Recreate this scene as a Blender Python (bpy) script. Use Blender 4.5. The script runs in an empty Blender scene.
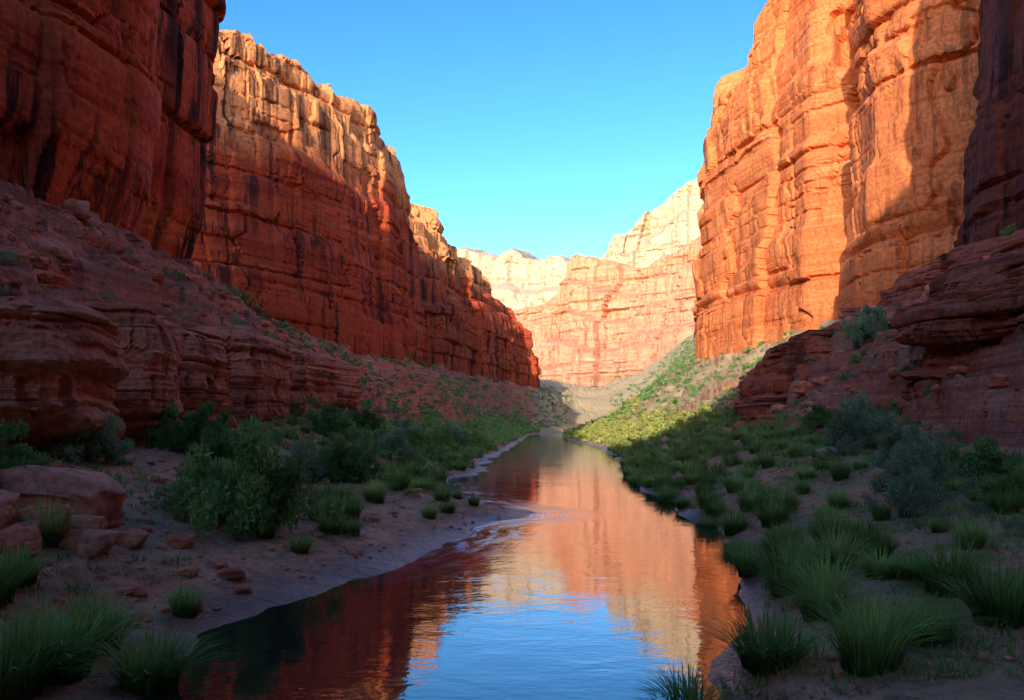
import bpy, math, random
import numpy as np
from mathutils import Vector
rng=np.random.default_rng(7); random.seed(7)
sc=bpy.context.scene
COL=sc.collection

# ---------------- noise ----------------
def h3(ix,iy,iz,seed):
    n=(ix.astype(np.int64)*374761393+iy.astype(np.int64)*668265263+iz.astype(np.int64)*2147483647+seed*144665)&0xffffffff
    n=((n^(n>>13))*1274126177)&0xffffffff
    n=((n^(n>>15))*2246822519)&0xffffffff
    n=n^(n>>16)
    return (n&0xffffff)/float(0xffffff)
def vn(x,y,z,seed=0):
    x,y,z=np.broadcast_arrays(np.asarray(x,float),np.asarray(y,float),np.asarray(z,float))
    ix,iy,iz=np.floor(x),np.floor(y),np.floor(z)
    fx,fy,fz=x-ix,y-iy,z-iz
    fx=fx*fx*(3-2*fx);fy=fy*fy*(3-2*fy);fz=fz*fz*(3-2*fz)
    r=0
    for a in (0,1):
        for b in (0,1):
            for c in (0,1):
                w=(fx if a else 1-fx)*(fy if b else 1-fy)*(fz if c else 1-fz)
                r=r+w*h3(ix+a,iy+b,iz+c,seed)
    return r*2-1
def fbm(x,y,z,o=4,seed=0):
    r=0;a=.5
    for i in range(o):
        r=r+a*vn(x,y,z,seed+i*17); x=x*2.03+3.1;y=y*2.03+1.7;z=z*2.03+5.3;a*=.5
    return r
def sm(x,a,b):
    t=np.clip((x-a)/(b-a),0,1); return t*t*(3-2*t)
Z0=lambda a: np.zeros_like(a)

# ---------------- mesh helpers ----------------
def mesh_arr(name,v,q,mats=None,smooth=False,midx=None):
    me=bpy.data.meshes.new(name)
    v=np.ascontiguousarray(v,dtype=np.float32);q=np.ascontiguousarray(q,dtype=np.int32)
    me.vertices.add(len(v));me.vertices.foreach_set('co',v.ravel())
    me.loops.add(q.size);me.loops.foreach_set('vertex_index',q.ravel())
    me.polygons.add(len(q));me.polygons.foreach_set('loop_start',np.arange(0,q.size,q.shape[1],dtype=np.int32))
    for m in (mats or []): me.materials.append(m)
    me.update(calc_edges=True)
    me.polygons.foreach_set('use_smooth',np.full(len(q),smooth,dtype=bool))
    return me
def obj(name,me,label=None,cat=None,kind=None,group=None,loc=(0,0,0),rot=0,scale=(1,1,1),parent=None):
    o=bpy.data.objects.new(name,me);COL.objects.link(o)
    o.location=loc;o.rotation_euler=(0,0,rot);o.scale=scale
    if parent: o.parent=parent
    if label:o['label']=label
    if cat:o['category']=cat
    if kind:o['kind']=kind
    if group:o['group']=group
    return o
def grid_faces(nr,nc):
    i=np.arange(nr*nc).reshape(nr,nc)
    return np.stack([i[:-1,:-1],i[:-1,1:],i[1:,1:],i[1:,:-1]],-1).reshape(-1,4)

# ---------------- materials ----------------
def newmat(name):
    m=bpy.data.materials.new(name);m.use_nodes=True
    nt=m.node_tree;nt.nodes.clear()
    out=nt.nodes.new('ShaderNodeOutputMaterial');return m,nt,out
class N:
    def __init__(s,nt): s.nt=nt
    def n(s,t,**k):
        x=s.nt.nodes.new(t)
        for a,b in k.items(): setattr(x,a,b)
        return x
    def l(s,a,b): s.nt.links.new(a,b)
    def map(s,vec,scale):
        m=s.n('ShaderNodeMapping');s.l(vec,m.inputs[0]);m.inputs['Scale'].default_value=scale;return m.outputs[0]
    def noise(s,vec,scale,detail=4,rough=.55,dist=0):
        m=s.n('ShaderNodeTexNoise');s.l(vec,m.inputs['Vector']);m.inputs['Scale'].default_value=scale
        m.inputs['Detail'].default_value=detail;m.inputs['Roughness'].default_value=rough;m.inputs['Distortion'].default_value=dist
        return m.outputs['Fac']
    def ramp(s,f,els):
        r=s.n('ShaderNodeValToRGB');s.l(f,r.inputs[0]);e=r.color_ramp.elements
        while len(e)<len(els): e.new(.5)
        for i,(p,c) in enumerate(els):
            e[i].position=p;e[i].color=(c,c,c,1) if not isinstance(c,tuple) else (*c,1)
        return r.outputs[0]
    def mix(s,f,a,b,mode='MIX'):
        m=s.n('ShaderNodeMix',data_type='RGBA',blend_type=mode)
        for sock,v in ((m.inputs[0],f),(m.inputs[6],a),(m.inputs[7],b)):
            if isinstance(v,(int,float)): sock.default_value=v
            elif isinstance(v,tuple): sock.default_value=(*v,1)
            else: s.l(v,sock)
        return m.outputs[2]
    def math(s,op,a,b=0.0):
        m=s.n('ShaderNodeMath',operation=op)
        for i,v in enumerate((a,b)):
            if isinstance(v,(int,float)): m.inputs[i].default_value=v
            else: s.l(v,m.inputs[i])
        return m.outputs[0]
    def mr(s,v,a,b,c=0.,d=1.):
        m=s.n('ShaderNodeMapRange');s.l(v,m.inputs[0])
        for i,x in enumerate((a,b,c,d)): m.inputs[i+1].default_value=x
        return m.outputs[0]
def sandstone(name,cols,dark,varn=.6,pale=None,bump=.4,fine=1.0,crack=.25,zscale=.22,blb=.35,stz=.02,cut=.50):
    m,nt,out=newmat(name);g=N(nt)
    tc=g.n('ShaderNodeTexCoord').outputs['Object']
    bands=g.noise(g.map(tc,(.02,.02,zscale)),1.0,4,.6,.0)
    c=g.ramp(bands,[(.30,cols[0]),(.42,cols[1]),(.50,cols[2]),(.58,cols[1]),(.70,cols[3])])
    big=g.noise(tc,.05,2)
    c=g.mix(g.math('MULTIPLY',g.ramp(big,[(.4,0.),(.65,1.)]),.5),c,cols[2])
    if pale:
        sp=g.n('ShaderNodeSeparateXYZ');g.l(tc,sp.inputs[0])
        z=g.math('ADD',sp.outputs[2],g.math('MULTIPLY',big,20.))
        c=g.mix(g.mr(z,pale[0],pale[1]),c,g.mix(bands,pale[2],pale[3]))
    st=g.noise(g.map(tc,(.42,.42,stz)),1.0,5,.7)
    stf=g.math('MULTIPLY',g.ramp(st,[(cut,0.),(cut+.07,1.)]),g.ramp(big,[(.40,0.1),(.54,1.)]))
    c=g.mix(g.math('MULTIPLY',stf,varn),c,dark)
    fn=g.noise(tc,1.5*fine,5,.72)
    c=g.mix(1.0,c,g.ramp(fn,[(.27,.5),(.5,.97),(.73,1.35)]),'MULTIPLY')
    bl=g.noise(g.map(tc,(.06,.06,1.3*fine)),1.0,3,.65)
    c=g.mix(g.math('MULTIPLY',g.ramp(bl,[(.34,1.),(.41,0.)]),crack),c,dark)
    b=g.n('ShaderNodeBsdfPrincipled');g.l(c,b.inputs['Base Color']);b.inputs['Roughness'].default_value=.85
    b.inputs['Specular IOR Level'].default_value=.2
    hgt=g.math('ADD',g.math('MULTIPLY',fn,.9),g.math('MULTIPLY',bl,blb))
    bp=g.n('ShaderNodeBump');bp.inputs['Strength'].default_value=bump;bp.inputs['Distance'].default_value=1.0/fine
    g.l(hgt,bp.inputs['Height']);g.l(bp.outputs[0],b.inputs['Normal']);g.l(b.outputs[0],out.inputs[0])
    return m
RED=[(.46,.050,.018),(.64,.088,.026),(.72,.125,.036),(.76,.21,.08)]
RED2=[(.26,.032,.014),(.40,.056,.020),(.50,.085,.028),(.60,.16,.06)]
ORG=[(.54,.12,.04),(.76,.19,.055),(.86,.26,.085),(.86,.36,.15)]
M_near=sandstone('red_sandstone',RED,(.035,.011,.009),.92,blb=.12,crack=.15,cut=.49)
M_shade=sandstone('shaded_sandstone',[(.14,.03,.015),(.21,.042,.02),(.26,.055,.025),(.30,.09,.05)],(.022,.010,.009),.9,blb=.12,crack=.15)  # darkened sandstone: shade on the near right wall put into its colour
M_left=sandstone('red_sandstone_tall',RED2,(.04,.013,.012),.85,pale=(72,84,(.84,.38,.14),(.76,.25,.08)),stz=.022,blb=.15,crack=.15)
M_right=sandstone('orange_sandstone',ORG,(.20,.045,.02),.6,stz=.05,crack=.3,blb=.2,cut=.53)
M_far=sandstone('far_sandstone',[(.46,.17,.09),(.62,.26,.14),(.70,.34,.20),(.74,.46,.30)],(.28,.11,.07),.5,pale=(138,154,(.64,.50,.34),(.56,.40,.25)),zscale=.14,stz=.08,crack=.55)  # paler tones put distance haze into the stone colour
M_pale=sandstone('pale_sandstone',[(.38,.28,.18),(.50,.39,.27),(.56,.45,.32),(.58,.48,.36)],(.26,.18,.12),.6,zscale=.08,stz=.08,crack=.5)
M_dark=sandstone('ledge_sandstone',[(.28,.065,.035),(.44,.11,.055),(.56,.16,.08),(.62,.26,.15)],(.03,.012,.010),.55,fine=2.4,crack=.9,zscale=.9,blb=1.1,bump=.6)
M_rock=sandstone('boulder_sandstone',[(.50,.13,.065),(.72,.21,.105),(.80,.29,.15),(.82,.42,.26)],(.06,.02,.014),.4,fine=3.0,crack=.8,zscale=1.1,blb=1.,bump=.5)
M_smooth=sandstone('smooth_boulder',[(.62,.20,.11),(.76,.28,.16),(.82,.34,.20),(.84,.42,.27)],(.20,.06,.04),.2,fine=3.0,crack=.25,zscale=.9,blb=.3,bump=.3)

# ---------------- ground ----------------
T=np.array([
[-120,-33,15,  -18,8,   -16,4,    -9,1.2,  -5,   2.5, 6,.8,    14,1.6,  18,5,    36,18,  -.7],
[0,  -32,17,   -17,7.0, -14.3,2.8,-8,.95,  -5.3, 2.0, 4.2,.7,  13,1.4,  20,6,    37,18,  -.7],
[10, -32,17.5, -17,7.0, -14.3,3.0,-8,.95,  -5.0, 2.3, 4.2,.7,  13,1.5,  20,7,    38,18.5,-.7],
[14, -32,18,   -17,7.2, -14.3,3.1,-8,.95,  -4.8, 4.2, 6,.7,    14,1.6,  20,7,    38,19,  -.7],
[20, -32,18,   -17,7.4, -14.3,3.2,-7.5,1.0,-3.0, 5.8, 7.5,.75, 15,1.9,  20,8,    38,19,  -.7],
[27, -32,18.5, -17.5,7.8,-14.5,3.5,-8,1.1, -0.6, 6.6, 8.4,.8,  16,2.4,  20.5,8,  39,19.5,-.6],
[36, -32,18.8, -17.5,8.2,-14.7,3.9,-8,1.3, -2.4, 6.9, 9,.85,   17,2.8,  22,9,    41,20,  -.5],
[50, -32,19,   -18,8.8, -15,4.3,  -8,1.5,  -3.5, 7.2, 9.8,.9,  18,3,    25,10,   43,20,  -.6],
[80, -31,19,   -20,10,  -16,5,    -8,1.6,  -2.3, 11,  13.5,1,  23,4,    31,11.5, 45,21,  -.6],
[90, -33,19.5, -21,10.5,-16.5,5,  -8,1.6,  -1.8, 11.8,14.5,1,  24,4.2,  33,11.5, 48,21,  -.6],
[120,-48,24,   -27,12,  -19,6,    -9,1.8,  -0.5, 13,  16,1,    26,4.5,  38,12,   60,22,  -.6],
[180,-60,30,   -34,17,  -22,8,    -9,2,     2.0, 13.5,17,1,    27,4.2,  38,12,   58,23,  -.6],
[220,-32,24,   -24,18,  -16,8,    -6,2,     3.6, 14,  18,1.1,  27,4.5,  36,12,   50,24,  -.6],
[300,-24,24,   -17,17,  -9,9,      0,2,     7,   19,  25,1.8,  42,9,    62,25,   100,44, -.6],
[420, 15,22,   20,16,   25,8,     30,3,    34,   46,  54,3,    72,14,   93,45,   130,70, -.6],
[500, 20,30,   28,29,   34,28,    40,26,   44,   56,  60,26,   80,36,   110,60,  150,80, 26],
[700, 20,50,   28,50,   34,50,    40,50,   44,   56,  60,50,   80,50,   110,60,  150,80, 50],
[6000,20,50,   28,50,   34,50,    40,50,   44,   56,  60,50,   80,50,   110,60,  150,80, 50]],float)
LEY=np.array([-120,0,10,14,17,20,24,27,30,32,35,39,45,52,62,80,90,120,180,220,300,420,500,700,6000.])
LEX=np.array([-5,-5.3,-5.2,-5.2,-4.3,-3.2,-2.1,-1.0,.3,.4,-1.0,-3.4,-3.8,-3.8,-2.0,-2.6,-1.8,-.5,2,3.6,7,34,44,44,44.])
def wigL(y): return vn(y/4.,Z0(y),Z0(y),3)*.55+vn(y/1.5,Z0(y),Z0(y),4)*.3
def ground(x,y):
    x=np.asarray(x,float);y=np.asarray(y,float)
    sh=x.shape;x=x.ravel();y=y.ravel()
    C=[np.interp(y,T[:,0],T[:,k]) for k in range(1,20)]
    C[8]=np.interp(y,LEY,LEX)+wigL(y);C[9]=C[9]+vn(y/4.,Z0(y),Z0(y),5)*.6+vn(y/1.4,Z0(y),Z0(y),6)*.25
    ch=C[18]
    X=[C[0]-600,C[0]-30,C[0],C[2],C[4],C[6],C[8]-1.8,C[8],C[8]+1.6,C[9]-1.0,C[9],C[10],C[12],C[14],C[16],C[16]+30,C[16]+600]
    e=np.where(ch<0,0,ch)
    Zs=[C[1]+8,C[1]+6,C[1],C[3],C[5],C[7],e+.30,e,ch,ch,e,C[11],C[13],C[15],C[17],C[17]+6,C[17]+8]
    z=Zs[0]*1.0
    for i in range(len(X)-1):
        w=np.maximum(X[i+1]-X[i],1e-3);t=(x-X[i])/w
        m=(t>=0)&(t<=1) if i<len(X)-2 else (t>=0)
        zz=Zs[i]+(Zs[i+1]-Zs[i])*np.clip(t,0,1)
        z=np.where(m,zz,z)
    sl=sm(z,2.2,5)
    z=z+fbm(x/14.,y/14.,Z0(x),2,25)*(.25*sm(z,.3,1)+1.9*sl)
    for TT,wx,sd in ((2.3,6.,11),(.8,2.6,15)):
        q=z/TT+.55*vn(x/wx,y/wx,Z0(x),sd)
        cx=np.floor(x/wx*1.3+vn(x/3,y/3,Z0(x),sd+2)*.4);cy=np.floor(y/wx*1.0+vn(x/3,y/3,Z0(x),sd+3)*.4)
        q=q+.6*(h3(cx,cy,Z0(x),sd+4)-.5)
        fl=np.floor(q);fr=q-fl
        z=z+((fl+sm(fr,.70,.88))-q)*TT*sl*.95*sm(vn(x/11,y/11,Z0(x),sd+5),-.6,-.1)
    z=z+fbm(x/3.,y/3.,Z0(x),4,21)*(.12+.3*sl)+fbm(x/.7,y/.7,Z0(x),3,31)*(.05+.14*sl)
    return z.reshape(sh)
def axis(a,b,d0,k,flat=0):
    out=[0.0];p=0.0
    while p<b:
        p+=max(d0,k*max(0,p-flat));out.append(p)
    neg=[];p=0.0
    while p>a:
        p-=max(d0,k*max(0,-p-flat));neg.append(p)
    return np.array(neg[::-1]+out)
ys=[];p=-120.
while p<700:
    ys.append(p);p+= 1.5 if p<0 else (.6 if p<6 else max(.14,.0062*p))
ys+= [800,1000,1500,2500,6000]
ys=np.array(ys)
xs=axis(-200,200,.15,.011,0)
xs=np.concatenate([[-6000,-2000,-600],xs,[600,2000,6000]])
XX,YY=np.meshgrid(xs,ys)
ZZ=ground(XX,YY)
def ground_mat():
    m,nt,out=newmat('canyon_ground');g=N(nt)
    tc=g.n('ShaderNodeTexCoord').outputs['Object']
    sp=g.n('ShaderNodeSeparateXYZ');g.l(tc,sp.inputs[0])
    ge=g.n('ShaderNodeNewGeometry');sn=g.n('ShaderNodeSeparateXYZ');g.l(ge.outputs['True Normal'],sn.inputs[0])
    n1=g.noise(tc,.35,4,.6);n2=g.noise(tc,3.,5,.72);n3=g.noise(tc,14.,2,.7)
    sand=g.ramp(n1,[(.3,(.62,.25,.13)),(.5,(.80,.38,.21)),(.7,(.85,.48,.29))])
    sand=g.mix(g.math('MULTIPLY',g.mr(sp.outputs[2],2.5,7.),.7),sand,g.ramp(n1,[(.35,(.44,.12,.055)),(.65,(.68,.24,.12))]))
    sand=g.mix(1.0,sand,g.ramp(n2,[(.3,.4),(.5,1.),(.7,1.2)]),'MULTIPLY')
    vo=g.n('ShaderNodeTexVoronoi');g.l(tc,vo.inputs['Vector']);vo.inputs['Scale'].default_value=6.
    peb=g.math('MULTIPLY',g.ramp(vo.outputs['Distance'],[(.14,1.),(.3,0.)]),g.ramp(n1,[(.42,0.),(.52,1.)]))
    sand=g.mix(g.math('MULTIPLY',peb,.6),sand,g.mix(n3,(.25,.10,.06),(.82,.50,.34)))
    gr=g.ramp(n1,[(.42,0.),(.55,1.)])
    lo=g.mr(sp.outputs[2],.35,.8);hi=g.mr(sp.outputs[2],9.,2.5);rx=g.mr(sp.outputs[0],1.,5.,.3,.65)
    gf=g.math('MULTIPLY',g.math('MULTIPLY',gr,lo),g.math('MULTIPLY',hi,rx))
    c=g.mix(gf,sand,g.mix(n2,(.12,.18,.07),(.38,.36,.16)))
    bands=g.noise(g.map(tc,(.05,.05,1.8)),1.0,4,.65)
    rock=g.ramp(bands,[(.3,(.20,.05,.025)),(.45,(.54,.14,.065)),(.6,(.70,.22,.11)),(.7,(.76,.35,.21))])
    rock=g.mix(1.0,rock,g.ramp(n2,[(.25,.4),(.5,.95),(.75,1.3)]),'MULTIPLY')
    c=g.mix(g.mr(sn.outputs[2],.94,.78),c,rock)
    c=g.mix(g.math('MULTIPLY',g.mr(sp.outputs[2],5.,9.),g.ramp(n1,[(.5,0.),(.62,.45)])),c,(.22,.22,.10))
    fg=g.math('MULTIPLY',g.math('MULTIPLY',g.mr(sp.outputs[1],80.,105.),g.mr(sp.outputs[0],6.,14.)),g.ramp(g.noise(tc,.12,4,.7),[(.36,0.85),(.52,1.)]))
    c=g.mix(g.math('MULTIPLY',fg,g.mr(sn.outputs[2],.15,.45)),c,g.mix(n2,(.36,.30,.13),(.68,.50,.30)))
    z=g.math('ADD',sp.outputs[2],g.math('MULTIPLY',g.math('SUBTRACT',n1,.5),.35));wt=g.mr(z,.30,.08)
    c=g.mix(wt,c,g.mix(.68,c,(.12,.08,.065)))
    b=g.n('ShaderNodeBsdfPrincipled');g.l(c,b.inputs['Base Color'])
    g.l(g.mr(wt,0.,1.,.9,.4),b.inputs['Roughness'])
    bp=g.n('ShaderNodeBump');bp.inputs['Strength'].default_value=.8;bp.inputs['Distance'].default_value=.3
    g.l(g.math('ADD',g.math('ADD',n2,bands),g.math('MULTIPLY',peb,.2)),bp.inputs['Height'])
    g.l(bp.outputs[0],b.inputs['Normal']);g.l(b.outputs[0],out.inputs[0]);return m
M_ground=ground_mat()
obj('ground',mesh_arr('ground',np.stack([XX,YY,ZZ],-1).reshape(-1,3),grid_faces(len(ys),len(xs)),[M_ground],True),
    'red sandy canyon floor rising into ledgy talus slopes','ground','structure')

# ---------------- water ----------------
def water_mat():
    m,nt,out=newmat('river_water');g=N(nt)
    tc=g.n('ShaderNodeTexCoord').outputs['Object']
    b=g.n('ShaderNodeBsdfPrincipled')
    w1=g.noise(g.map(tc,(.8,1.3,1.)),1.1,2,.5,.4);w2=g.noise(g.map(tc,(.8,1.5,1.)),5.,2,.55,.3);w3=g.noise(tc,.25,2)
    calm=g.ramp(w3,[(.35,.3),(.65,1.)])
    at_=g.n('ShaderNodeAttribute',attribute_name='shore').outputs['Fac']
    sp=g.n('ShaderNodeSeparateXYZ');g.l(tc,sp.inputs[0])
    cb=g.n('ShaderNodeCombineXYZ');g.l(g.math('MULTIPLY',at_,2.2),cb.inputs[0]);g.l(g.math('MULTIPLY',sp.outputs[1],.5),cb.inputs[1])
    zone=g.math('MULTIPLY',g.math('MULTIPLY',g.mr(sp.outputs[1],17.,27.),g.mr(sp.outputs[1],60.,42.)),g.mr(at_,3.4,.9))
    fo=g.noise(cb.outputs[0],1.,6,.7,.3)
    foam_glint=g.math('MULTIPLY',g.ramp(fo,[(.44,0.),(.62,1.)]),zone)
    c=g.mix(g.math('MULTIPLY',foam_glint,.75),(.022,.020,.016),(.66,.80,.95))  # foam streaks, with pale sky reflection painted into their colour
    g.l(c,b.inputs['Base Color'])
    g.l(g.math('ADD',.02,g.math('MULTIPLY',foam_glint,.3)),b.inputs['Roughness'])
    b.inputs['IOR'].default_value=1.85
    hgt=g.math('ADD',g.math('MULTIPLY',w1,1.),g.math('MULTIPLY',w2,.3))
    hgt=g.math('ADD',g.math('MULTIPLY',hgt,calm),g.math('MULTIPLY',fo,g.math('MULTIPLY',zone,1.6)))
    bp=g.n('ShaderNodeBump');bp.inputs['Strength'].default_value=.10;bp.inputs['Distance'].default_value=.12
    g.l(hgt,bp.inputs['Height']);g.l(bp.outputs[0],b.inputs['Normal']);g.l(b.outputs[0],out.inputs[0]);return m
Le=lambda y:np.interp(y,LEY,LEX);Re=lambda y:np.interp(y,T[:,0],T[:,10])
wy=np.concatenate([np.arange(-120,8,4.),np.arange(8,64,.4),np.arange(64,470,4.)])
wl=Le(wy)-4;wr=Re(wy)+3
wt=np.linspace(0,1,31)
wx=wl[:,None]+(wr-wl)[:,None]*wt[None]
wv=np.stack([wx,np.repeat(wy[:,None],31,1),np.zeros(wx.shape)],-1).reshape(-1,3)
wme=mesh_arr('river_water',wv,grid_faces(len(wy),31),[water_mat()],True)
wa=wme.attributes.new('shore','FLOAT','POINT');wa.data.foreach_set('value',(wx-(Le(wy)+wigL(wy))[:,None]).ravel().astype(np.float32))
obj('river_water',wme,'calm rippled river reflecting blue sky and orange cliffs','river','structure')

# ---------------- cliffs ----------------
def blocks(u,z,seed,lt,bw,amp,gr,sharp=.25):
    zz=z/lt+.35*np.sin(z/lt*2.1+seed)
    L=np.floor(zz);fz=zz-L
    w=bw*(.6+1.1*h3(L,Z0(L),Z0(L),seed))
    uu=u/w+17*h3(L,Z0(L),Z0(L),seed+1)+.12*vn(u/3,z/3,Z0(u),seed+9)
    B=np.floor(uu);fu=uu-B
    off=h3(L,B,Z0(L),seed+2)-.5+.6*(h3(L,Z0(L),Z0(L),seed+5)-.5)
    tilt=(h3(L,B,Z0(L),seed+6)-.5)*(fu-.5)*1.3
    gz=1-sm(np.minimum(fz,1-fz)*lt,0,sharp*1.3);gu=1-sm(np.minimum(fu,1-fu)*w,0,sharp)
    rd=((fz-.5)*2)**6*.3+((fu-.5)*2)**6*.2
    return amp*(off+tilt-rd)-gr*np.maximum(gz*.8*(h3(L,B,Z0(L),seed+4)>.25),gu*(h3(L,B,Z0(L),seed+3)>.25))
def facet(v,k):
    q=v*k;f=np.floor(q);return (f+sm(q-f,.30,.70))/k
def panel(u,z,w,seed,tilt=1.6,wob=.12):
    uu=u/w+.4*vn(u/(w*2.3),Z0(u),Z0(u),seed)+wob*vn(z/(w*1.1),Z0(u),Z0(u),seed+1)*1.2
    B=np.floor(uu);fu=uu-B
    a=h3(B,Z0(B),Z0(B),seed+2)-.5;b=h3(B,Z0(B),Z0(B),seed+3)-.5
    return a*1.2+tilt*b*(fu-.5)-.16*np.exp(-(np.minimum(fu,1-fu)*w/.45)**2)
def cliff(name,path,mat,label,prof=((0,0),(1,6)),du=.5,dz=.5,scale=1.,big=4.,seed=1,topn=4.,inward=((6,3),(20,8),(60,14)),zlow=6.,kind='structure',cat='cliff',small=1.,vert=.7,layw=.8,bed=.12,v2=.5):
    P=np.array(path,float)
    seg=np.linalg.norm(np.diff(P[:,:2],axis=0),axis=1);s=np.concatenate([[0],np.cumsum(seg)])
    n=int(s[-1]/du)+1;u=np.linspace(0,s[-1],n)
    px,py,zb,zt=[np.interp(u,s,P[:,k]) for k in range(4)]
    k=max(3,int(3*scale/du));ker=np.hanning(k+2)[1:-1];ker/=ker.sum()
    pad=lambda a:np.convolve(np.pad(a,(k//2,k-1-k//2),mode='reflect',reflect_type='odd'),ker,'valid')
    px,py=pad(px),pad(py)
    k2=max(3,int(8*scale/du));k2=min(k2,n//3);ker2=np.hanning(k2+2)[1:-1];ker2/=ker2.sum()
    dx=np.gradient(px);dy=np.gradient(py)
    sm2=lambda a:np.convolve(np.pad(a,(k2//2,k2-1-k2//2),mode='edge'),ker2,'valid')
    dx,dy=sm2(dx),sm2(dy)
    l=np.hypot(dx,dy)+1e-9;nx,ny=dy/l,-dx/l
    zt=zt+topn*(vn(u/(11*scale),Z0(u),Z0(u),seed+50)*.5+facet(vn(u/(7*scale),Z0(u),Z0(u),seed+51),2)*.8)
    H=float(np.max(zt-zb))+zlow
    nz=int(H/dz)+1;v=np.linspace(0,1,nz)
    U=np.repeat(u[None],nz,0);Zb=zb[None]-zlow
    Z=Zb+(zt[None]-Zb)*v[:,None]
    fr=np.clip((Z-zb[None])/(zt-zb)[None],0,1)
    pr=np.array(prof,float)
    frw=np.clip(fr+.045*facet(vn(U/(9*scale),Z0(U),Z0(U),seed+3),2),0,1)
    off=-np.interp(frw,pr[:,0],pr[:,1])
    off-=1.2*scale*sm(Z,(zt-2.0*scale)[None],(zt)[None])**2
    zd=Z+1.0*scale*vn(U/(30*scale),Z0(U),Z0(U),seed+4)
    off+=big*(vert*(1.15*panel(U,Z,17*scale,seed+5)+v2*panel(U,Z,6.5*scale,seed+6))+.5*vn(U/(20*scale),Z/(60*scale),Z0(U),seed+7))
    lay=np.floor(zd/(13*scale)+.4*np.sin(zd/(9*scale)))
    off+=layw*big*(.55*panel(U+lay*7.3*scale,Z,12*scale,seed+8,1.4)+.9*(h3(lay,Z0(lay),Z0(lay),seed+12)-.5)*.6)
    off+=blocks(U,zd,seed+10,12*scale,13*scale,1.3*scale*(.4+layw),.75*scale,.3*scale)
    m1=sm(vn(U/(16*scale),Z/(9*scale),Z0(U),seed+60),-.1,.25)
    off+=blocks(U,zd,seed+20,4.2*scale,6*scale,.75*scale,.45*scale,.22*scale)*(.12+.88*m1)
    if small: 
        m2=sm(vn(U/(10*scale),Z/(5*scale),Z0(U),seed+61),-.05,.25)
        off+=small*blocks(U,zd,seed+30,1.4*scale,2.2*scale,.30*scale,.2*scale,.13*scale)*m2
    off+=fbm(U/(4*scale),Z/(4*scale),Z0(U),4,seed+8)*.18*scale
    off+=facet(vn(zd/(2.2*scale),U/(60*scale),Z0(U),seed+9),2)*bed*scale
    X=px[None]+nx[None]*off;Y=py[None]+ny[None]*off
    rows=[(X,Y,Z)]
    lastx,lasty,lastz=X[-1],Y[-1],Z[-1]
    pi=0
    for (d,r) in inward:
        steps=max(1,int((d-pi)/(2.5*scale)));steps=min(steps,12)
        for j in range(steps):
            dd=pi+(d-pi)*(j+1)/steps
            rr=np.interp(dd,[0]+[a for a,_ in inward],[0]+[b for _,b in inward])
            jit=fbm(u/(5*scale),np.full_like(u,dd/(5*scale)),Z0(u),3,seed+70)*1.5*scale
            rows.append(((lastx-nx*dd)[None],(lasty-ny*dd)[None],(lastz+rr+jit)[None]))
        pi=d
    X=np.concatenate([r[0] for r in rows]);Y=np.concatenate([r[1] for r in rows]);Z=np.concatenate([r[2] for r in rows])
    me=mesh_arr(name,np.stack([X,Y,Z],-1).reshape(-1,3),grid_faces(X.shape[0],X.shape[1])[:,::-1],[mat],False)
    return obj(name,me,label,cat,kind)
# left, near
cliff('canyon_cliff',[(-40,-125,14,62),(-33,-60,15,52),(-32,-10,16,50),(-33,18,17,54),(-36,34,18,70),(-33,50,18,74),(-31.5,66,18,74),(-33.5,72,18,74),(-31.9,84,18,72),(-37,92,20,74),(-62,97,24,86),(-90,112,30,94)],
  M_near,'sheer deep red sandstone cliff streaked with dark desert varnish',prof=((0,2.0),(.12,0),(.5,-1.2),(.7,0),(.85,3),(1,5)),du=.35,dz=.35,seed=3,big=2.3,scale=1.2,topn=3,inward=((8,3),(40,20),(90,25)),small=.5,vert=1.,layw=.12,bed=.05)
# left second
cliff('canyon_cliff',[(-120,140,34,88),(-80,152,34,88),(-62,166,32,88),(-50,178,28,91),(-37,194,25,90),(-32,208,24,88),(-27.5,224,24,84),(-26,242,24,76),(-32,262,24,68),(-60,275,24,66)],
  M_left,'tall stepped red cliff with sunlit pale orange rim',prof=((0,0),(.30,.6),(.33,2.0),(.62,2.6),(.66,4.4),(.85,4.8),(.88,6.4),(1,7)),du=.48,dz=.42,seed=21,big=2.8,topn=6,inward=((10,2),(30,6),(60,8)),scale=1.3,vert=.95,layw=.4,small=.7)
# left third
cliff('canyon_cliff',[(-70,262,24,88),(-44,278,24,90),(-31,290,24,88),(-20,320,24,82),(-12,345,24,79),(-4,368,23,76),(3,392,22,70),(14,415,22,62),(14,440,22,56),(-20,470,22,60)],
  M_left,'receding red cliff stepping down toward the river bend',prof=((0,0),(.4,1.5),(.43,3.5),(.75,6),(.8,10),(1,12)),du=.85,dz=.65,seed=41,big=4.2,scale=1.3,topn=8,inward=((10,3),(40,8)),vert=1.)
# right near
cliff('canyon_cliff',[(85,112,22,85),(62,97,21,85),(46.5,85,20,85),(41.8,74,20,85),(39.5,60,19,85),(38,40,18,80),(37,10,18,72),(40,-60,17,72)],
  M_shade,'shaded near black red cliff wall above a scree slope',prof=((0,0),(.5,2),(.55,3),(1,4)),du=.45,dz=.45,seed=61,big=2.2,topn=4,inward=((10,4),(40,10)),layw=.3)
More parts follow.
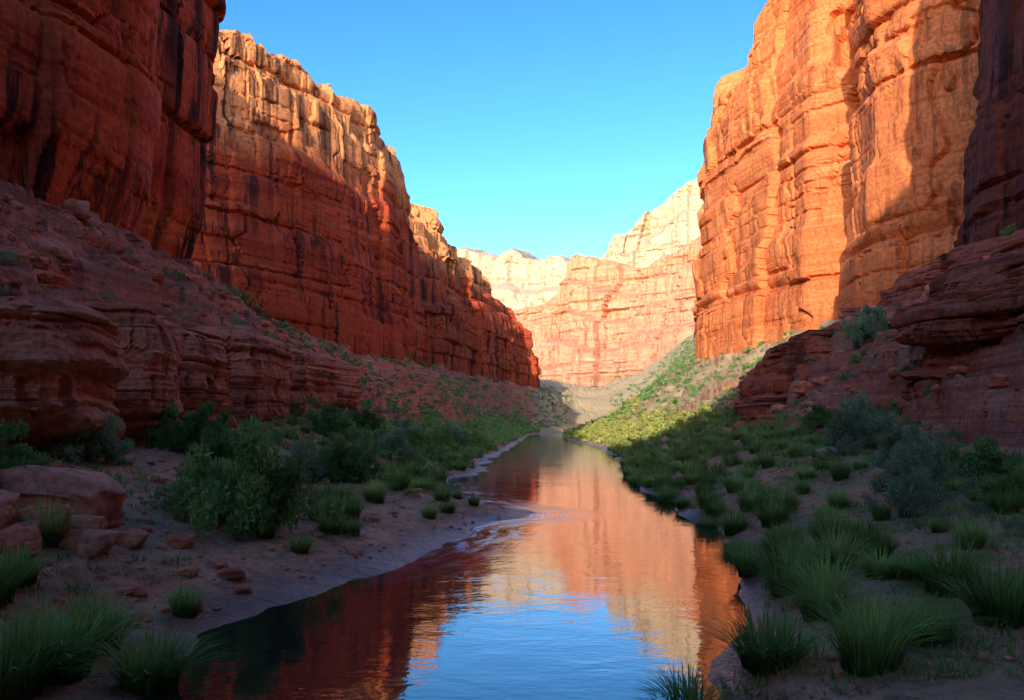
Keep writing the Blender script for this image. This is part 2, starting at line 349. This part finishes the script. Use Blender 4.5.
# right main: two buttresses with a recess between
cliff('canyon_cliff',[(140,290,40,112),(90,262,30,106),(62,240,25,100),(52,226,24,96),(49.5,212,23,94),(51,198,23,96),(54.5,184,23,104),(57,172,23,112),(59,161,23,118),(66,155,23,118),(66,149,23,118),(58.5,145,22,126),(57.5,132,22,130),(62,121,22,132),(72,112,22,132),(90,106,22,132)],
  M_right,'massive sunlit orange sandstone cliff with stacked buttresses',prof=((0,0),(.20,-.4),(.22,1.0),(.38,.4),(.40,2.2),(.54,1.4),(.57,3.4),(.70,2.8),(.73,5.0),(.86,4.6),(.89,6),(1,6.5)),du=.4,dz=.38,seed=83,big=2.3,topn=5,inward=((10,3),(30,10),(60,16)),scale=1.5,vert=.7,layw=.7,v2=.12,small=.7)
# far
cliff('canyon_cliff',[(-60,640,50,92),(-10,590,40,98),(4,562,34,106),(13,552,34,120),(25,546,34,126),(40,541,34,126),(50,536,35,120),(60,530,36,115),(75,518,38,118),(100,500,44,126),(125,480,50,132),(170,460,60,134),(230,440,60,134)],
  M_far,'distant sunlit orange and pink canyon wall',prof=((0,0),(.25,4),(.3,14),(.5,16),(.55,27),(.75,29),(.8,39),(1,42)),du=1.1,dz=.85,scale=1.9,seed=101,big=6.,topn=4,inward=((20,0),(70,4)),vert=1.)
cliff('canyon_cliff',[(50,860,80,170),(50,790,80,170),(62,735,80,174),(85,712,80,182),(115,700,80,200),(155,690,80,226),(230,680,80,240),(330,670,80,240)],
  M_pale,'pale tan upper cliff tier above green benches',prof=((0,0),(.5,6),(.55,16),(.75,22),(.8,34),(1,38)),du=1.6,dz=1.3,scale=2.2,seed=121,big=6,topn=5,inward=((30,6),(80,10)),zlow=50)
cliff('canyon_cliff',[(-400,1100,120,260),(-100,1010,120,240),(0,980,120,222),(80,960,120,218),(200,900,120,235),(400,880,120,240)],
  M_pale,'hazy pale plateau at the end of the canyon',prof=((0,0),(.3,20),(.5,26),(.6,50),(.9,60),(1,66)),du=3.,dz=2.5,scale=3.0,seed=141,big=10,topn=8,inward=((60,10),(300,20)),zlow=60)
# unseen wall added behind the viewpoint, stepped to shade foreground and right cliffs
cliff('canyon_cliff',[(-70,-62,18,50),(-44,-66,10,52),(-34,-66,10,58),(-26,-68,8,72),(-13,-68,8,76),(-10,-68,8,102),(4,-68,6,106),(16,-68,6,98),(50,-66,10,82),(90,-50,18,76)][::-1],
  M_near,'unseen dark red cliff added behind the camera to cast shade',prof=((0,0),(1,6)),du=1.2,dz=1.2,seed=161,big=1.5,topn=1.5,inward=((10,0),(40,2)),zlow=12)
# right ledges
OUT=[(36,56,6,11.5),(27,50,4,11.5),(21.3,43,3,11.2),(19.0,37,2.6,10.8),(19.8,31.5,2.4,10.4),(23.4,27.5,2.4,10.4),(32,24,3,11),(42,22,6,12)]
cliff('rock_outcrop',OUT,
  M_dark,'layered dark red sandstone outcrop with overhanging beds',prof=((0,2.4),(.16,1.6),(.19,.2),(.38,.0),(.42,1.1),(.55,1.2),(.58,.0),(.78,.3),(.82,1.6),(.92,1.4),(1,2.2)),du=.085,dz=.07,scale=.36,seed=181,big=1.,topn=.8,inward=((2,.5),(6,1.5),(12,5)),zlow=3,kind=None,cat='rock',bed=1.,small=1.6)
cliff('rock_outcrop',[(50,104,10,15),(32,96,7,12.4),(25.5,87,4,11.2),(21.8,79,3,10.8),(23,72,3,10.5),(28,66,4,10.5),(40,63,6,11),(52,62,10,13)],
  M_dark,'stepped red sandstone ledge above the grassy bank',prof=((0,1.2),(.2,.2),(.35,.0),(.4,1.0),(.7,.8),(.75,2.2),(1,2.8)),du=.16,dz=.11,scale=.48,seed=201,big=1.2,topn=1.,inward=((3,.6),(8,2.),(16,5)),zlow=3,kind=None,cat='rock',bed=.9,small=1.5)
for (pts_,sd) in (([(-30,8,9,12.6),(-22.5,14,9,12.6),(-21,24,8.6,12.6),(-22.5,33,9,13),(-21.5,42,9.2,13.1),(-24,52,10,13.6),(-23,62,10,13.4),(-28,72,13,14.4)],221),
                  ([(-33,18,14,17),(-27,26,13,17),(-26.5,38,13,17),(-28,48,13.5,17.4),(-27,60,13.6,17.4),(-27.5,72,14,17.4),(-31,82,16,18)],241),
                  ([(-28,74,12,15.5),(-24.5,82,11.6,15),(-26,92,12,15.4),(-32,102,14,17),(-38,112,17,20)],261),
                  ([(60,100,18,22),(50,92,15,19.5),(40,84,14,18.5),(36,76,13.5,18),(36,66,13,17.5),(34,54,12.5,16),(38,46,14,17)],281)):
    cliff('rock_outcrop',pts_,M_dark if sd in(261,281) else M_rock,'band of broken layered sandstone slabs on slope',prof=((0,.6),(.2,0),(.35,0),(.4,.7),(.6,.6),(.65,1.6),(1,2.2)),du=.14,dz=.1,scale=.5,seed=sd,big=1.6,topn=1.2,inward=((2,.2),(5,.5),(8,-1.5)),zlow=2,kind=None,cat='rock',bed=.6,small=1.4)

# ---------------- rocks ----------------
import bmesh
def ico(sub):
    bm=bmesh.new();bmesh.ops.create_icosphere(bm,subdivisions=sub,radius=1)
    v=np.array([x.co[:] for x in bm.verts]);f=np.array([[y.index for y in x.verts] for x in bm.faces]);bm.free();return v,f
ICO={s:ico(s) for s in (2,3,4,6)}
def rock(name,seed,size,sub=4,k=3.2,strata=.0,rough=.12,mat=None,fr=1.,raw=False):
    v,f=ICO[sub];v=v.copy()
    r=(np.abs(v)**k).sum(1)**(1/k);p=v/r[:,None]
    o=seed*13.7
    p=p*(1+.28*facet(vn(v[:,0]*1.2+o,v[:,1]*1.2,v[:,2]*1.2,seed),3)*(.3 if strata>.2 else 1.))[:,None]
    rr=np.random.default_rng(seed)
    for i in range(7 if strata<.2 else 3):
        nn=rr.normal(size=3);nn/=np.linalg.norm(nn);lim=rr.uniform(.72,.98)
        d=p@nn;p=p-np.maximum(d-lim,0)[:,None]*nn[None]*.85
    S=np.array(size)/2;w=p*S
    if strata>0:
        z=w[:,2]+.15*vn(w[:,0]/2,w[:,1]/2,Z0(w[:,0]),seed+3)
        lay=facet(vn(z*1.7*fr,Z0(z)+o,Z0(z),seed+4),2.5)*1.1+facet(vn(z*4.5*fr,Z0(z)+o,Z0(z),seed+5),2)*.5
        gro=-np.exp(-((vn(z*1.1*fr,Z0(z)+o,Z0(z),seed+6))/.10)**2)
        t=np.where(np.abs(v[:,0])>np.abs(v[:,1]),w[:,1],w[:,0]+31.)
        lz=np.floor(z*1.1)
        cr=-np.exp(-(vn(t*.75+lz*3.1,Z0(z)+o,Z0(z),seed+7)/.05)**2)
        d=strata*(lay*.6+gro+cr*.9)+strata*.7*(h3(np.floor(t*.45+.5*h3(lz,Z0(z),Z0(z),seed)),lz,Z0(z),seed+9)-.5)
        w[:,0]+=d*v[:,0];w[:,1]+=d*v[:,1]
    m=min(size)
    w+=v*(fbm(w[:,0]/m*2.5+o,w[:,1]/m*2.5,w[:,2]/m*2.5,4,seed+8)*rough*m)[:,None]
    if raw: return w,f
    return mesh_arr(name,w,f,[mat or M_rock],sub>=6 and strata<.2)
def gz(x,y): return float(ground(np.array([float(x)]),np.array([float(y)]))[0])
def put_rock(x,y,size,seed,label,strata=0,sub=4,k=3.2,rot=0,sink=.2,mat=None,zb=None,name='boulder',group=None,fr=1.,rough=.12,tilt=0):
    me=rock(name,seed,size,sub,k,strata,rough,mat,fr)
    z=gz(x,y) if zb is None else zb
    o=obj(name,me,label,'rock',None,group,(x,y,z+size[2]*(.5-sink)),rot)
    if tilt: o.rotation_euler=(0,tilt,rot)
    return o
G='ledge of rounded sandstone blocks'
led=[(-14.3,22.6,4.8,4.8,4.5,2.9),(-15.1,29.6,4.8,5.2,5.2,3.1),(-15.3,36.6,4.4,5.4,4.8,3.5),(-15.7,44.4,5.4,7.2,5.4,3.7),(-16.4,54,5.8,7.2,4.8,4.3),(-17.5,64,6.0,7.4,5.0,4.7),(-18.6,75,7,8.4,5.2,5.1),(-15.8,16,5,6,4.0,2.6)]
for i,(x,y,a,b,c,zb) in enumerate(led):
    put_rock(x,y,(a,b,c),300+i,'rounded layered red sandstone block in a cliff ledge',strata=.36,sub=6,k=5.,rot=.14*math.sin(i*2.),sink=.02,zb=zb-.3,group=G,mat=M_rock,name='rock_outcrop',rough=.05)
put_rock(-9.95,17.4,(2.9,2.4,1.3),401,'large smooth slanted pale pink boulder on the sandy bank',strata=0,sub=6,k=2.8,rot=.2,sink=.0,zb=1.3,rough=.05,mat=M_smooth,tilt=.14)
for i,(x,y,sz,zb) in enumerate([(-9.0,15.2,(1.1,.9,.7),None),(-8.1,15.4,(.9,.7,.5),None),(-8.75,14.2,(1.1,.8,.6),None),(-9.7,14.6,(1.2,.9,.8),None),(-7.9,16.6,(.7,.6,.4),None),(-8.9,16.3,(.9,.7,.4),None),(-10.9,15.8,(1.4,1.2,.9),None)]):
    put_rock(x,y,sz,410+i,'angular red boulder in a small rock pile',k=5,rot=i*1.3,sink=.12,zb=zb,rough=.1,mat=M_smooth if i%2 else M_rock)
RV=[rock('stone',500+i,(1,.85,.6),3,5.,0,.14,M_smooth if i%2 else M_rock) for i in range(6)]
def scatter(n,xr,yr,cond,mind,seed,maxtry=40,power=1.0):
    r=np.random.default_rng(seed);N_=n*maxtry
    y=yr[0]+(yr[1]-yr[0])*r.random(N_)**power;x=xr[0]+(xr[1]-xr[0])*r.random(N_)
    k=cond(x,y);x,y=x[k],y[k]
    out=[];cell={};md=mind
    for a,b in zip(x,y):
        ci=(int(a//md),int(b//md));ok=True
        for i in (-1,0,1):
            for j in (-1,0,1):
                for (c,d) in cell.get((ci[0]+i,ci[1]+j),()):
                    if (c-a)**2+(d-b)**2<md*md: ok=False;break
                if not ok:break
            if not ok:break
        if ok:
            cell.setdefault(ci,[]).append((a,b));out.append((a,b))
            if len(out)>=n:break
    return np.array(out)
Lw=lambda y:np.interp(y,T[:,0],T[:,1]);Rw=lambda y:np.interp(y,T[:,0],T[:,17]);Rb=lambda y:np.interp(y,T[:,0],T[:,13])
def stuff(name,raws,pts,sc_,mat,label,cat,seed,hs=1.,dz=-.03):
    r=np.random.default_rng(seed);V=[];Q=[];o=0
    zz=ground(pts[:,0],pts[:,1])
    for (x,y),z in zip(pts,zz):
        v,q=raws[r.integers(len(raws))];s=sc_(r,y);a=r.random()*6.28
        c,sn=math.cos(a)*s,math.sin(a)*s
        w=np.stack([v[:,0]*c-v[:,1]*sn+x,v[:,0]*sn+v[:,1]*c+y,v[:,2]*s*hs+z+dz],-1)
        V.append(w);Q.append(q+o);o+=len(v)
    obj(name,mesh_arr(name,np.concatenate(V),np.concatenate(Q),[mat]),label,cat,'stuff')
r_=random.Random(5)
pts=scatter(230,(-14,-3.5),(11,45),lambda x,y:(x<Le(y)-.8)&(x>-14.),.22,11,power=1.5)
for x,y in pts:
    s=r_.choice([.12,.15,.2,.25,.3,.45]);z=gz(x,y)
    obj('stone',r_.choice(RV),'small loose red stone on sandy bank','stone',None,'loose stones on the bank',(x,y,z+s*.1),r_.random()*6,(s*(.8+r_.random()*.5),s,s*(.7+.5*r_.random())))
for (x,y,s) in [(-6.6,16.2,.42),(-5.9,16.8,.5),(-6.3,17.2,.35),(-5.4,16.,.28),(-7.3,17.6,.5),(-6.9,14.6,.3),(-5.8,14.5,.33),(-6.3,13.6,.3)]:
    obj('stone',r_.choice(RV),'fist to head sized red stone on sand','stone',None,'loose stones on the bank',(x,y,gz(x,y)+s*.15),r_.random()*6,(s*1.2,s,s))
onslope=lambda x,y:((x<-19)&(x>Lw(y)))|((x>Rb(y)+1)&(x<Rw(y)))
pts=scatter(150,(-32,44),(18,130),onslope,1.2,13,power=1.3)
for x,y in pts:
    s=.5+1.8*r_.random()**2
    obj('boulder',r_.choice(RV),'fallen sandstone block on talus slope','rock',None,'fallen blocks on the talus',(x,y,gz(x,y)+s*.12),r_.random()*6,(s*(.8+r_.random()*.6),s,s*(.7+.5*r_.random())))
sraw0=[rock('s',540+i,(1,.8,.6),2,5.,0,.2,raw=True) for i in range(6)]
Pr=scatter(1700,(-60,60),(16,200),lambda x,y:onslope(x,y)&(np.abs(x)<.66*y)&~((x>0)&(y>90)),.35,17,power=1.4)
stuff('scree',sraw0,Pr,lambda r,y:(.2+.9*r.random()**3)*(1+y/250),M_rock,'loose angular rubble covering the talus slopes','rubble',18,1.,.05)
Pr=scatter(2400,(-14,14),(9,60),lambda x,y:((x<Le(y)-.3)&(x>-14.3))|((x>Re(y)+.4)&(x<Rb(y))),.09,19,power=1.5)
stuff('pebbles',sraw0,Pr,lambda r,y:.05+.14*r.random()**2,M_smooth,'small pebbles strewn on the sandy banks','gravel',20,1.,.01)

# ---------------- plants ----------------
def leafmat(name,c1,c2,tr=.25,hz=None):
    m,nt,out=newmat(name);g=N(nt)
    oi=g.n('ShaderNodeObjectInfo');ge=g.n('ShaderNodeNewGeometry')
    ri=ge.outputs['Random Per Island']
    f=g.math('ADD',g.math('MULTIPLY',ri,.5),g.math('MULTIPLY',oi.outputs['Random'],.5))
    c=g.mix(f,c1,c2)
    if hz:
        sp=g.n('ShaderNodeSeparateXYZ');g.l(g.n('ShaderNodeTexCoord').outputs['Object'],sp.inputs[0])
        c=g.mix(g.mr(sp.outputs[2],hz,.0),c,(c1[0]*.35,c1[1]*.3,c1[2]*.3))  # depth cue: shade inside the tuft painted in as darker blade bases
    gp=ge.outputs['Position']
    c=g.mix(1.,c,g.ramp(g.noise(gp,.5,1),[(.35,.75),(.65,1.3)]),'MULTIPLY')
    b=g.n('ShaderNodeBsdfDiffuse');g.l(c,b.inputs[0])
    if tr:
        t=g.n('ShaderNodeBsdfTranslucent');g.l(c,t.inputs[0])
        mx=g.n('ShaderNodeMixShader');mx.inputs[0].default_value=tr;g.l(b.outputs[0],mx.inputs[1]);g.l(t.outputs[0],mx.inputs[2]);g.l(mx.outputs[0],out.inputs[0])
    else: g.l(b.outputs[0],out.inputs[0])
    return m
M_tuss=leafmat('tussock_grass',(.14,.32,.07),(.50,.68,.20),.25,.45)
M_grass=leafmat('bank_grass',(.15,.29,.08),(.42,.56,.17))
M_sage=leafmat('sage_leaf',(.18,.31,.17),(.40,.52,.28))
M_bush=leafmat('bush_leaf',(.12,.27,.08),(.34,.52,.15))
M_lime=leafmat('willow_leaf',(.28,.33,.07),(.60,.60,.17))
M_wood=leafmat('dead_wood',(.12,.09,.065),(.22,.17,.12),0)
def tuft(seed,n,R,H,w=.012,seg=3,droop=.6):
    r=np.random.default_rng(seed)
    a=r.random(n)*2*np.pi;rad=R*.35*np.sqrt(r.random(n));bx,by=rad*np.cos(a),rad*np.sin(a)
    d=a+r.normal(0,.5,n);lean=r.random(n)**.8
    L=H*(.65+.45*r.random(n));out=R*lean*.95
    nv=seg+1
    ts=np.linspace(0,1,nv)
    px,py=-np.sin(d),np.cos(d)
    vv=np.zeros((n,nv,2,3));wd=w*(.7+.6*r.random(n))
    for i,t in enumerate(ts):
        hx=out*(t**1.6);z=L*(t-droop*lean*t**2.4*.75)
        x=bx+np.cos(d)*hx;y=by+np.sin(d)*hx
        ww=wd*(1-t*.9)
        vv[:,i,0]=np.stack([x-px*ww,y-py*ww,z],-1);vv[:,i,1]=np.stack([x+px*ww,y+py*ww,z],-1)
    idx=np.arange(n*nv*2).reshape(n,nv,2)
    q=np.stack([idx[:,:-1,0],idx[:,:-1,1],idx[:,1:,1],idx[:,1:,0]],-1).reshape(-1,4)
    return vv.reshape(-1,3),q
def foliage(seed,R,H,nc,nl,ls,low=.15,cs_=(.14,.30)):
    r=np.random.default_rng(seed)
    cs=[];
    while len(cs)<nc:
        p=r.uniform(-1,1,3);p[2]=abs(p[2]) 
        if np.linalg.norm(p)<1 and np.linalg.norm(p)>.4: cs.append(p)
    cs=np.array(cs);cs[:,2]=low+(1-low)*cs[:,2]
    cs*=(1+.18*r.normal(size=(nc,1)))
    C=cs*np.array([R,R,H]);C[:,2]=np.clip(C[:,2],.05*H,None)
    cr=R*r.uniform(cs_[0],cs_[1],nc)
    k=r.integers(0,nc,nl)
    dv=r.normal(size=(nl,3));dv/=np.linalg.norm(dv,axis=1)[:,None]
    p=C[k]+dv*(cr[k]*r.random(nl)**.45)[:,None]*np.array([1,1,.8])
    p[:,2]=np.abs(p[:,2])
    s=ls*r.uniform(.6,1.4,nl)
    a=dv+r.normal(size=(nl,3))*.8+np.array([0,0,.5]);a/=np.linalg.norm(a,axis=1)[:,None]
    b=np.cross(a,r.normal(size=(nl,3)));b/=np.linalg.norm(b,axis=1)[:,None]
    v=np.stack([p-a*s[:,None],p+b*(s*.42)[:,None],p+a*s[:,None],p-b*(s*.42)[:,None]],1).reshape(-1,3)
    q=np.arange(nl*4).reshape(nl,4)
    return v,q,C
def stems(C,rad,seed):
    r=np.random.default_rng(seed);V=[];Q=[];o=0
    for c in C:
        b=np.array([*r.normal(0,rad*2,2),-.1]);n=5
        m=b*.6+c*.4+r.normal(0,.08,3)*np.linalg.norm(c);ring=[]
        for i,t in enumerate(np.linspace(0,1,n)):
            p=(1-t)**2*b+2*t*(1-t)*m+t*t*c;rr=rad*(1-.8*i/(n-1))
            ring+= [p+np.array([math.cos(a)*rr,math.sin(a)*rr,0]) for a in (0,1.57,3.14,4.71)]
        V.append(np.array(ring))
        for i in range(n-1):
            for j in range(4):
                Q.append([o+i*4+j,o+i*4+(j+1)%4,o+(i+1)*4+(j+1)%4,o+(i+1)*4+j])
        o+=n*4
    return np.concatenate(V),np.array(Q)
bushkinds=[]
for i in range(5):
    v,q,C=foliage(600+i,1.,1.0,70,11000,.045,.12,(.14,.27))
    cm=mesh_arr('bush_crown',v,q,[M_sage if i in(1,3) else M_bush])
    sv,sq=stems(C[:26],.022,i);tm=mesh_arr('bush_trunk',sv,sq,[M_wood],True)
    bushkinds.append((cm,tm))
wv_,wq_,wC=foliage(650,1.,1.3,40,3600,.04);wisp=(mesh_arr('wispy_crown',wv_,wq_,[M_sage]),mesh_arr('wispy_trunk',*stems(wC,.012,9),[M_wood],True))
def bush(x,y,R,H,k,label,kind=None,name='bush'):
    cm,tm=kind or bushkinds[k%5]
    e=obj(name,None,label,'bush',None,None,(x,y,gz(x,y)-.05),r_.random()*6);e.empty_display_size=.3
    for nm,me in (('crown',cm),('trunk',tm)):
        obj(nm,me,parent=e,scale=(R,R*(.9+.2*r_.random()),H))
def at(px,Y): return (px-512)/800*Y
for (px,Y,R,H,k,l) in [
 (248,20.5,1.6,2.4,0,'large dense dark green bush on the sandy bank'),
 (222,24,1.0,2.0,2,'leafy green bush behind a larger bush'),
 (88,23,1.0,1.6,1,'grey green shrub at the foot of rock ledge'),
 (345,33,1.2,1.7,2,'round dark bush above the river bank'),
 (303,31,.8,1.5,3,'grey green bush beside grass tussocks'),
 (200,29,.9,1.7,4,'tall bush growing below the sandstone ledge'),
 (172,29,.8,1.5,0,'dark bush growing against sandstone blocks'),
 (-8,17,.9,1.3,4,'dark shrub beside boulders'),
 (395,50,1.2,1.6,1,'rounded bush on the grassy bank'),
 (330,48,1.3,1.6,0,'rounded bush at the foot of the talus'),
 (365,60,1.5,2.0,2,'rounded bush at the foot of the talus'),
 (440,75,1.6,2.0,0,'dense bush on the valley floor'),
 (405,66,1.5,2.0,3,'dense bush on the valley floor'),
 (420,60,1.2,1.6,4,'dense bush on the valley floor'),
 (455,90,1.8,2.2,1,'dense bush on the valley floor'),
 (470,95,2.,2.3,2,'dense willow on the valley floor'),
 (862,36,1.4,2.0,1,'grey green bush below the layered outcrop'),
 (905,27,1.1,1.6,3,'shrubby bush with fine branches on grassy bank'),
 (870,60,1.5,2.6,3,'tall bush rooted on rock ledge'),
 (820,50,1.1,1.4,4,'bush at the foot of the ledge'),
 (985,24,1.1,1.1,0,'low bush beneath overhanging rock'),
 (1010,20,.8,.9,2,'low bush on grassy ground'),
 (790,74,1.3,1.5,2,'bush below the stepped ledge')]:
    bush(at(px,Y),Y,R,H,k,l)
bush(at(925,22),22,1.0,1.5,0,'wispy grey shrub with thin bare twigs',wisp)
bush(at(905,20.5),20.5,.8,1.2,0,'wispy grey shrub with thin bare twigs',wisp)
shk=[];shraw=[]
for i in range(5):
    v,q,C=foliage(700+i,.5,.42,20,1300,.032,.1,(.18,.36))
    shk.append(mesh_arr('desert_shrub',v,q,[M_sage if i%2 else M_bush]));
    v2,q2,_=foliage(720+i,.5,.42,10,130,.085,.1,(.2,.4));shraw.append((v2,q2))
slope=lambda x,y:((x<Le(y)-5)&(x>Lw(y)+1))|((x>Rb(y)-4)&(x<Rw(y)-1))
P=scatter(1900,(-62,62),(14,230),slope,.9,31,power=1.3)
vis=(np.abs(P[:,0])<.66*P[:,1]);P=P[vis];P=P[np.argsort(np.hypot(P[:,0],P[:,1]))]
for x,y in P[:300]:
    s=.5+1.2*r_.random()**1.5
    obj('desert_shrub',r_.choice(shk),'small grey green shrub on rocky slope','shrub',None,'shrubs scattered on the slopes',(x,y,gz(x,y)-.03),r_.random()*6,(s,s,s*(.8+.5*r_.random())))
stuff('slope_scrub',shraw,P[300:],lambda r,y:.9+1.8*r.random()**1.5,M_bush,'dark scrub dotting the talus slopes','scrub',33)
Pf=scatter(1900,(-40,150),(200,480),lambda x,y:((x<Le(y)-5)&(x>Lw(y)))|((x>Re(y)+6)&(x<Rw(y)+20)),2.0,35)
stuff('far_scrub',shraw,Pf,lambda r,y:1.4+2.2*r.random(),M_bush,'green scrub dotting the distant slopes','scrub',36)
Pb=scatter(700,(-30,40),(48,330),lambda x,y:((x<Le(y)-1.6)&(x>Le(y)-14)),1.3,37,power=1.2)
stuff('bank_thicket',shraw,Pb,lambda r,y:1.0+1.5*r.random()+y/170,M_bush,'dark green thicket along the river bank','thicket',38,.9)
Pb=scatter(620,(5,80),(86,330),lambda x,y:((x>Re(y)+.8)&(x<Re(y)+10+y*.05)),1.6,39)
stuff('bank_thicket',shraw,Pb,lambda r,y:.9+1.6*r.random()+y/170,M_lime,'bright yellow green willows along the sunlit bank','thicket',40,.8)
tk=[mesh_arr('grass_tussock',*tuft(800+i,300,.80,.9,.017,4),[M_tuss]) for i in range(5)]
traw=[tuft(820+i,80,.80,.85,.026,2) for i in range(4)]
sraw=[tuft(840+i,14,.35,.3,.014,2) for i in range(5)]
A=[]
for px,Y,s in [(150,10.6,1.2),(55,10.5,1.4),(10,9.7,1.2),(100,11.8,1.),(-10,12,1.),(185,14.2,.7),(690,10.2,.9),(770,10.6,1.2),(870,9.6,1.1),(950,13,1.2),(1000,11,1.1),(930,10.4,.9),(820,12.4,.9),(790,15.5,1.25),(750,18,.9),(745,21,1.),(265,20,.7),(330,22,.9),(300,19.5,.7),(350,25,1.),(375,29,1.1),(340,28,1.),(320,24,1.),(400,33,1.1),(430,40,1.2),(415,36,.9),(390,38,1.3),(20,13,.8),(45,15,1.),(350,38,1.3),(440,48,1.2),(460,58,1.3),(410,47,1.3)]:
    A.append((at(px,Y),Y,s))
R1=scatter(130,(2,22),(13,95),lambda x,y:(x>Re(y)+.1)&(x<Re(y)+2.6),1.2,51,power=1.35)
R2=scatter(130,(2,26),(9,70),lambda x,y:(x>Re(y)+2.6)&(x<Rb(y)-.5)&(x<.68*y),1.75,53,power=1.2)
L2=scatter(110,(-14,2),(22,100),lambda x,y:(x<Le(y)-1.7)&(x>Le(y)-8)&(x>-13.5),1.2,55,power=1.2)
for P_,lo,hi in((R1,.8,1.15),(R2,.45,.95),(L2,.5,1.0)):
    for x,y in P_: A.append((x,y,lo+(hi-lo)*r_.random()))
A.sort(key=lambda a:a[0]**2+a[1]**2)
for x,y,s in A[:300]:
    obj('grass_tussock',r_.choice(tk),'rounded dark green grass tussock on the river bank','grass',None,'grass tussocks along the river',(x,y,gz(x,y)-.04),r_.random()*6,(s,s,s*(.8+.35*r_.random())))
FT=scatter(380,(-14,28),(38,110),lambda x,y:((x>Re(y)+.2)&(x<Rb(y)))|((x<Le(y)-1.)&(x>Le(y)-9)&(y>42)),1.6,58,power=1.1)
FT=np.concatenate([FT,np.array([(a[0],a[1]) for a in A[300:]]).reshape(-1,2)])
stuff('far_tussock',traw,FT,lambda r,y:.7+.5*r.random(),M_grass,'dark tussock grass farther up the bank','grass',57)
Pg=scatter(2600,(2,24),(8,100),lambda x,y:(x>Re(y)+.3)&(x<Rb(y)+1)&(x<.7*y)&(vn(x/1.6,y/1.6,Z0(x),77)>.05),.17,61,power=1.6)
stuff('meadow_grass',sraw,Pg,lambda r,y:.35+.55*r.random()+y/90,M_grass,'short dark grass covering the river bank','grass',62)
Pg=scatter(1300,(-14,2),(9,100),lambda x,y:(x<Le(y)-1.7)&(x>-14)&(vn(x/2.2,y/2.2,Z0(x),78)>.1-.012*(y-15)),.18,63,power=1.3)
stuff('meadow_grass',sraw,Pg,lambda r,y:.5+.6*r.random()+y/80,M_grass,'sparse grass tufts on the sandy bank','grass',64)

# ---------------- sky, sun, camera ----------------
EL=math.radians(17);AZ=math.atan2(-.30,-.954)
w=bpy.data.worlds.new('World');sc.world=w;w.use_nodes=True;nt=w.node_tree;g=N(nt)
bg=nt.nodes['Background'];sk=nt.nodes.new('ShaderNodeTexSky');sk.sky_type='NISHITA';sk.sun_disc=False
sk.sun_elevation=EL;sk.sun_rotation=AZ;sk.altitude=1200;sk.air_density=1.;sk.dust_density=1.7;sk.ozone_density=1.5
hs=nt.nodes.new('ShaderNodeHueSaturation');hs.inputs['Hue'].default_value=.497;hs.inputs['Saturation'].default_value=1.28;hs.inputs['Value'].default_value=1.47
gm=nt.nodes.new('ShaderNodeGamma');gm.inputs[1].default_value=1.35
nt.links.new(sk.outputs[0],hs.inputs['Color']);nt.links.new(hs.outputs[0],gm.inputs[0]);nt.links.new(gm.outputs[0],bg.inputs[0]);bg.inputs[1].default_value=.145
sd=Vector((math.cos(EL)*math.sin(AZ),math.cos(EL)*math.cos(AZ),math.sin(EL)))
L=bpy.data.lights.new('sun','SUN');L.energy=5.;L.angle=math.radians(.5);L.color=(1,.88,.72)
lo=bpy.data.objects.new('sun',L);COL.objects.link(lo);lo.rotation_euler=sd.to_track_quat('Z','Y').to_euler()
cd=bpy.data.cameras.new('camera');cd.lens=28.125;cd.sensor_width=36;cd.shift_y=.0732;cd.clip_end=20000;cd.clip_start=.1
co=bpy.data.objects.new('camera',cd);COL.objects.link(co);co.location=(0,0,3.5);co.rotation_euler=(math.radians(90),0,0)
sc.camera=co
sc.view_settings.view_transform='Standard';sc.view_settings.look='None';sc.view_settings.exposure=0
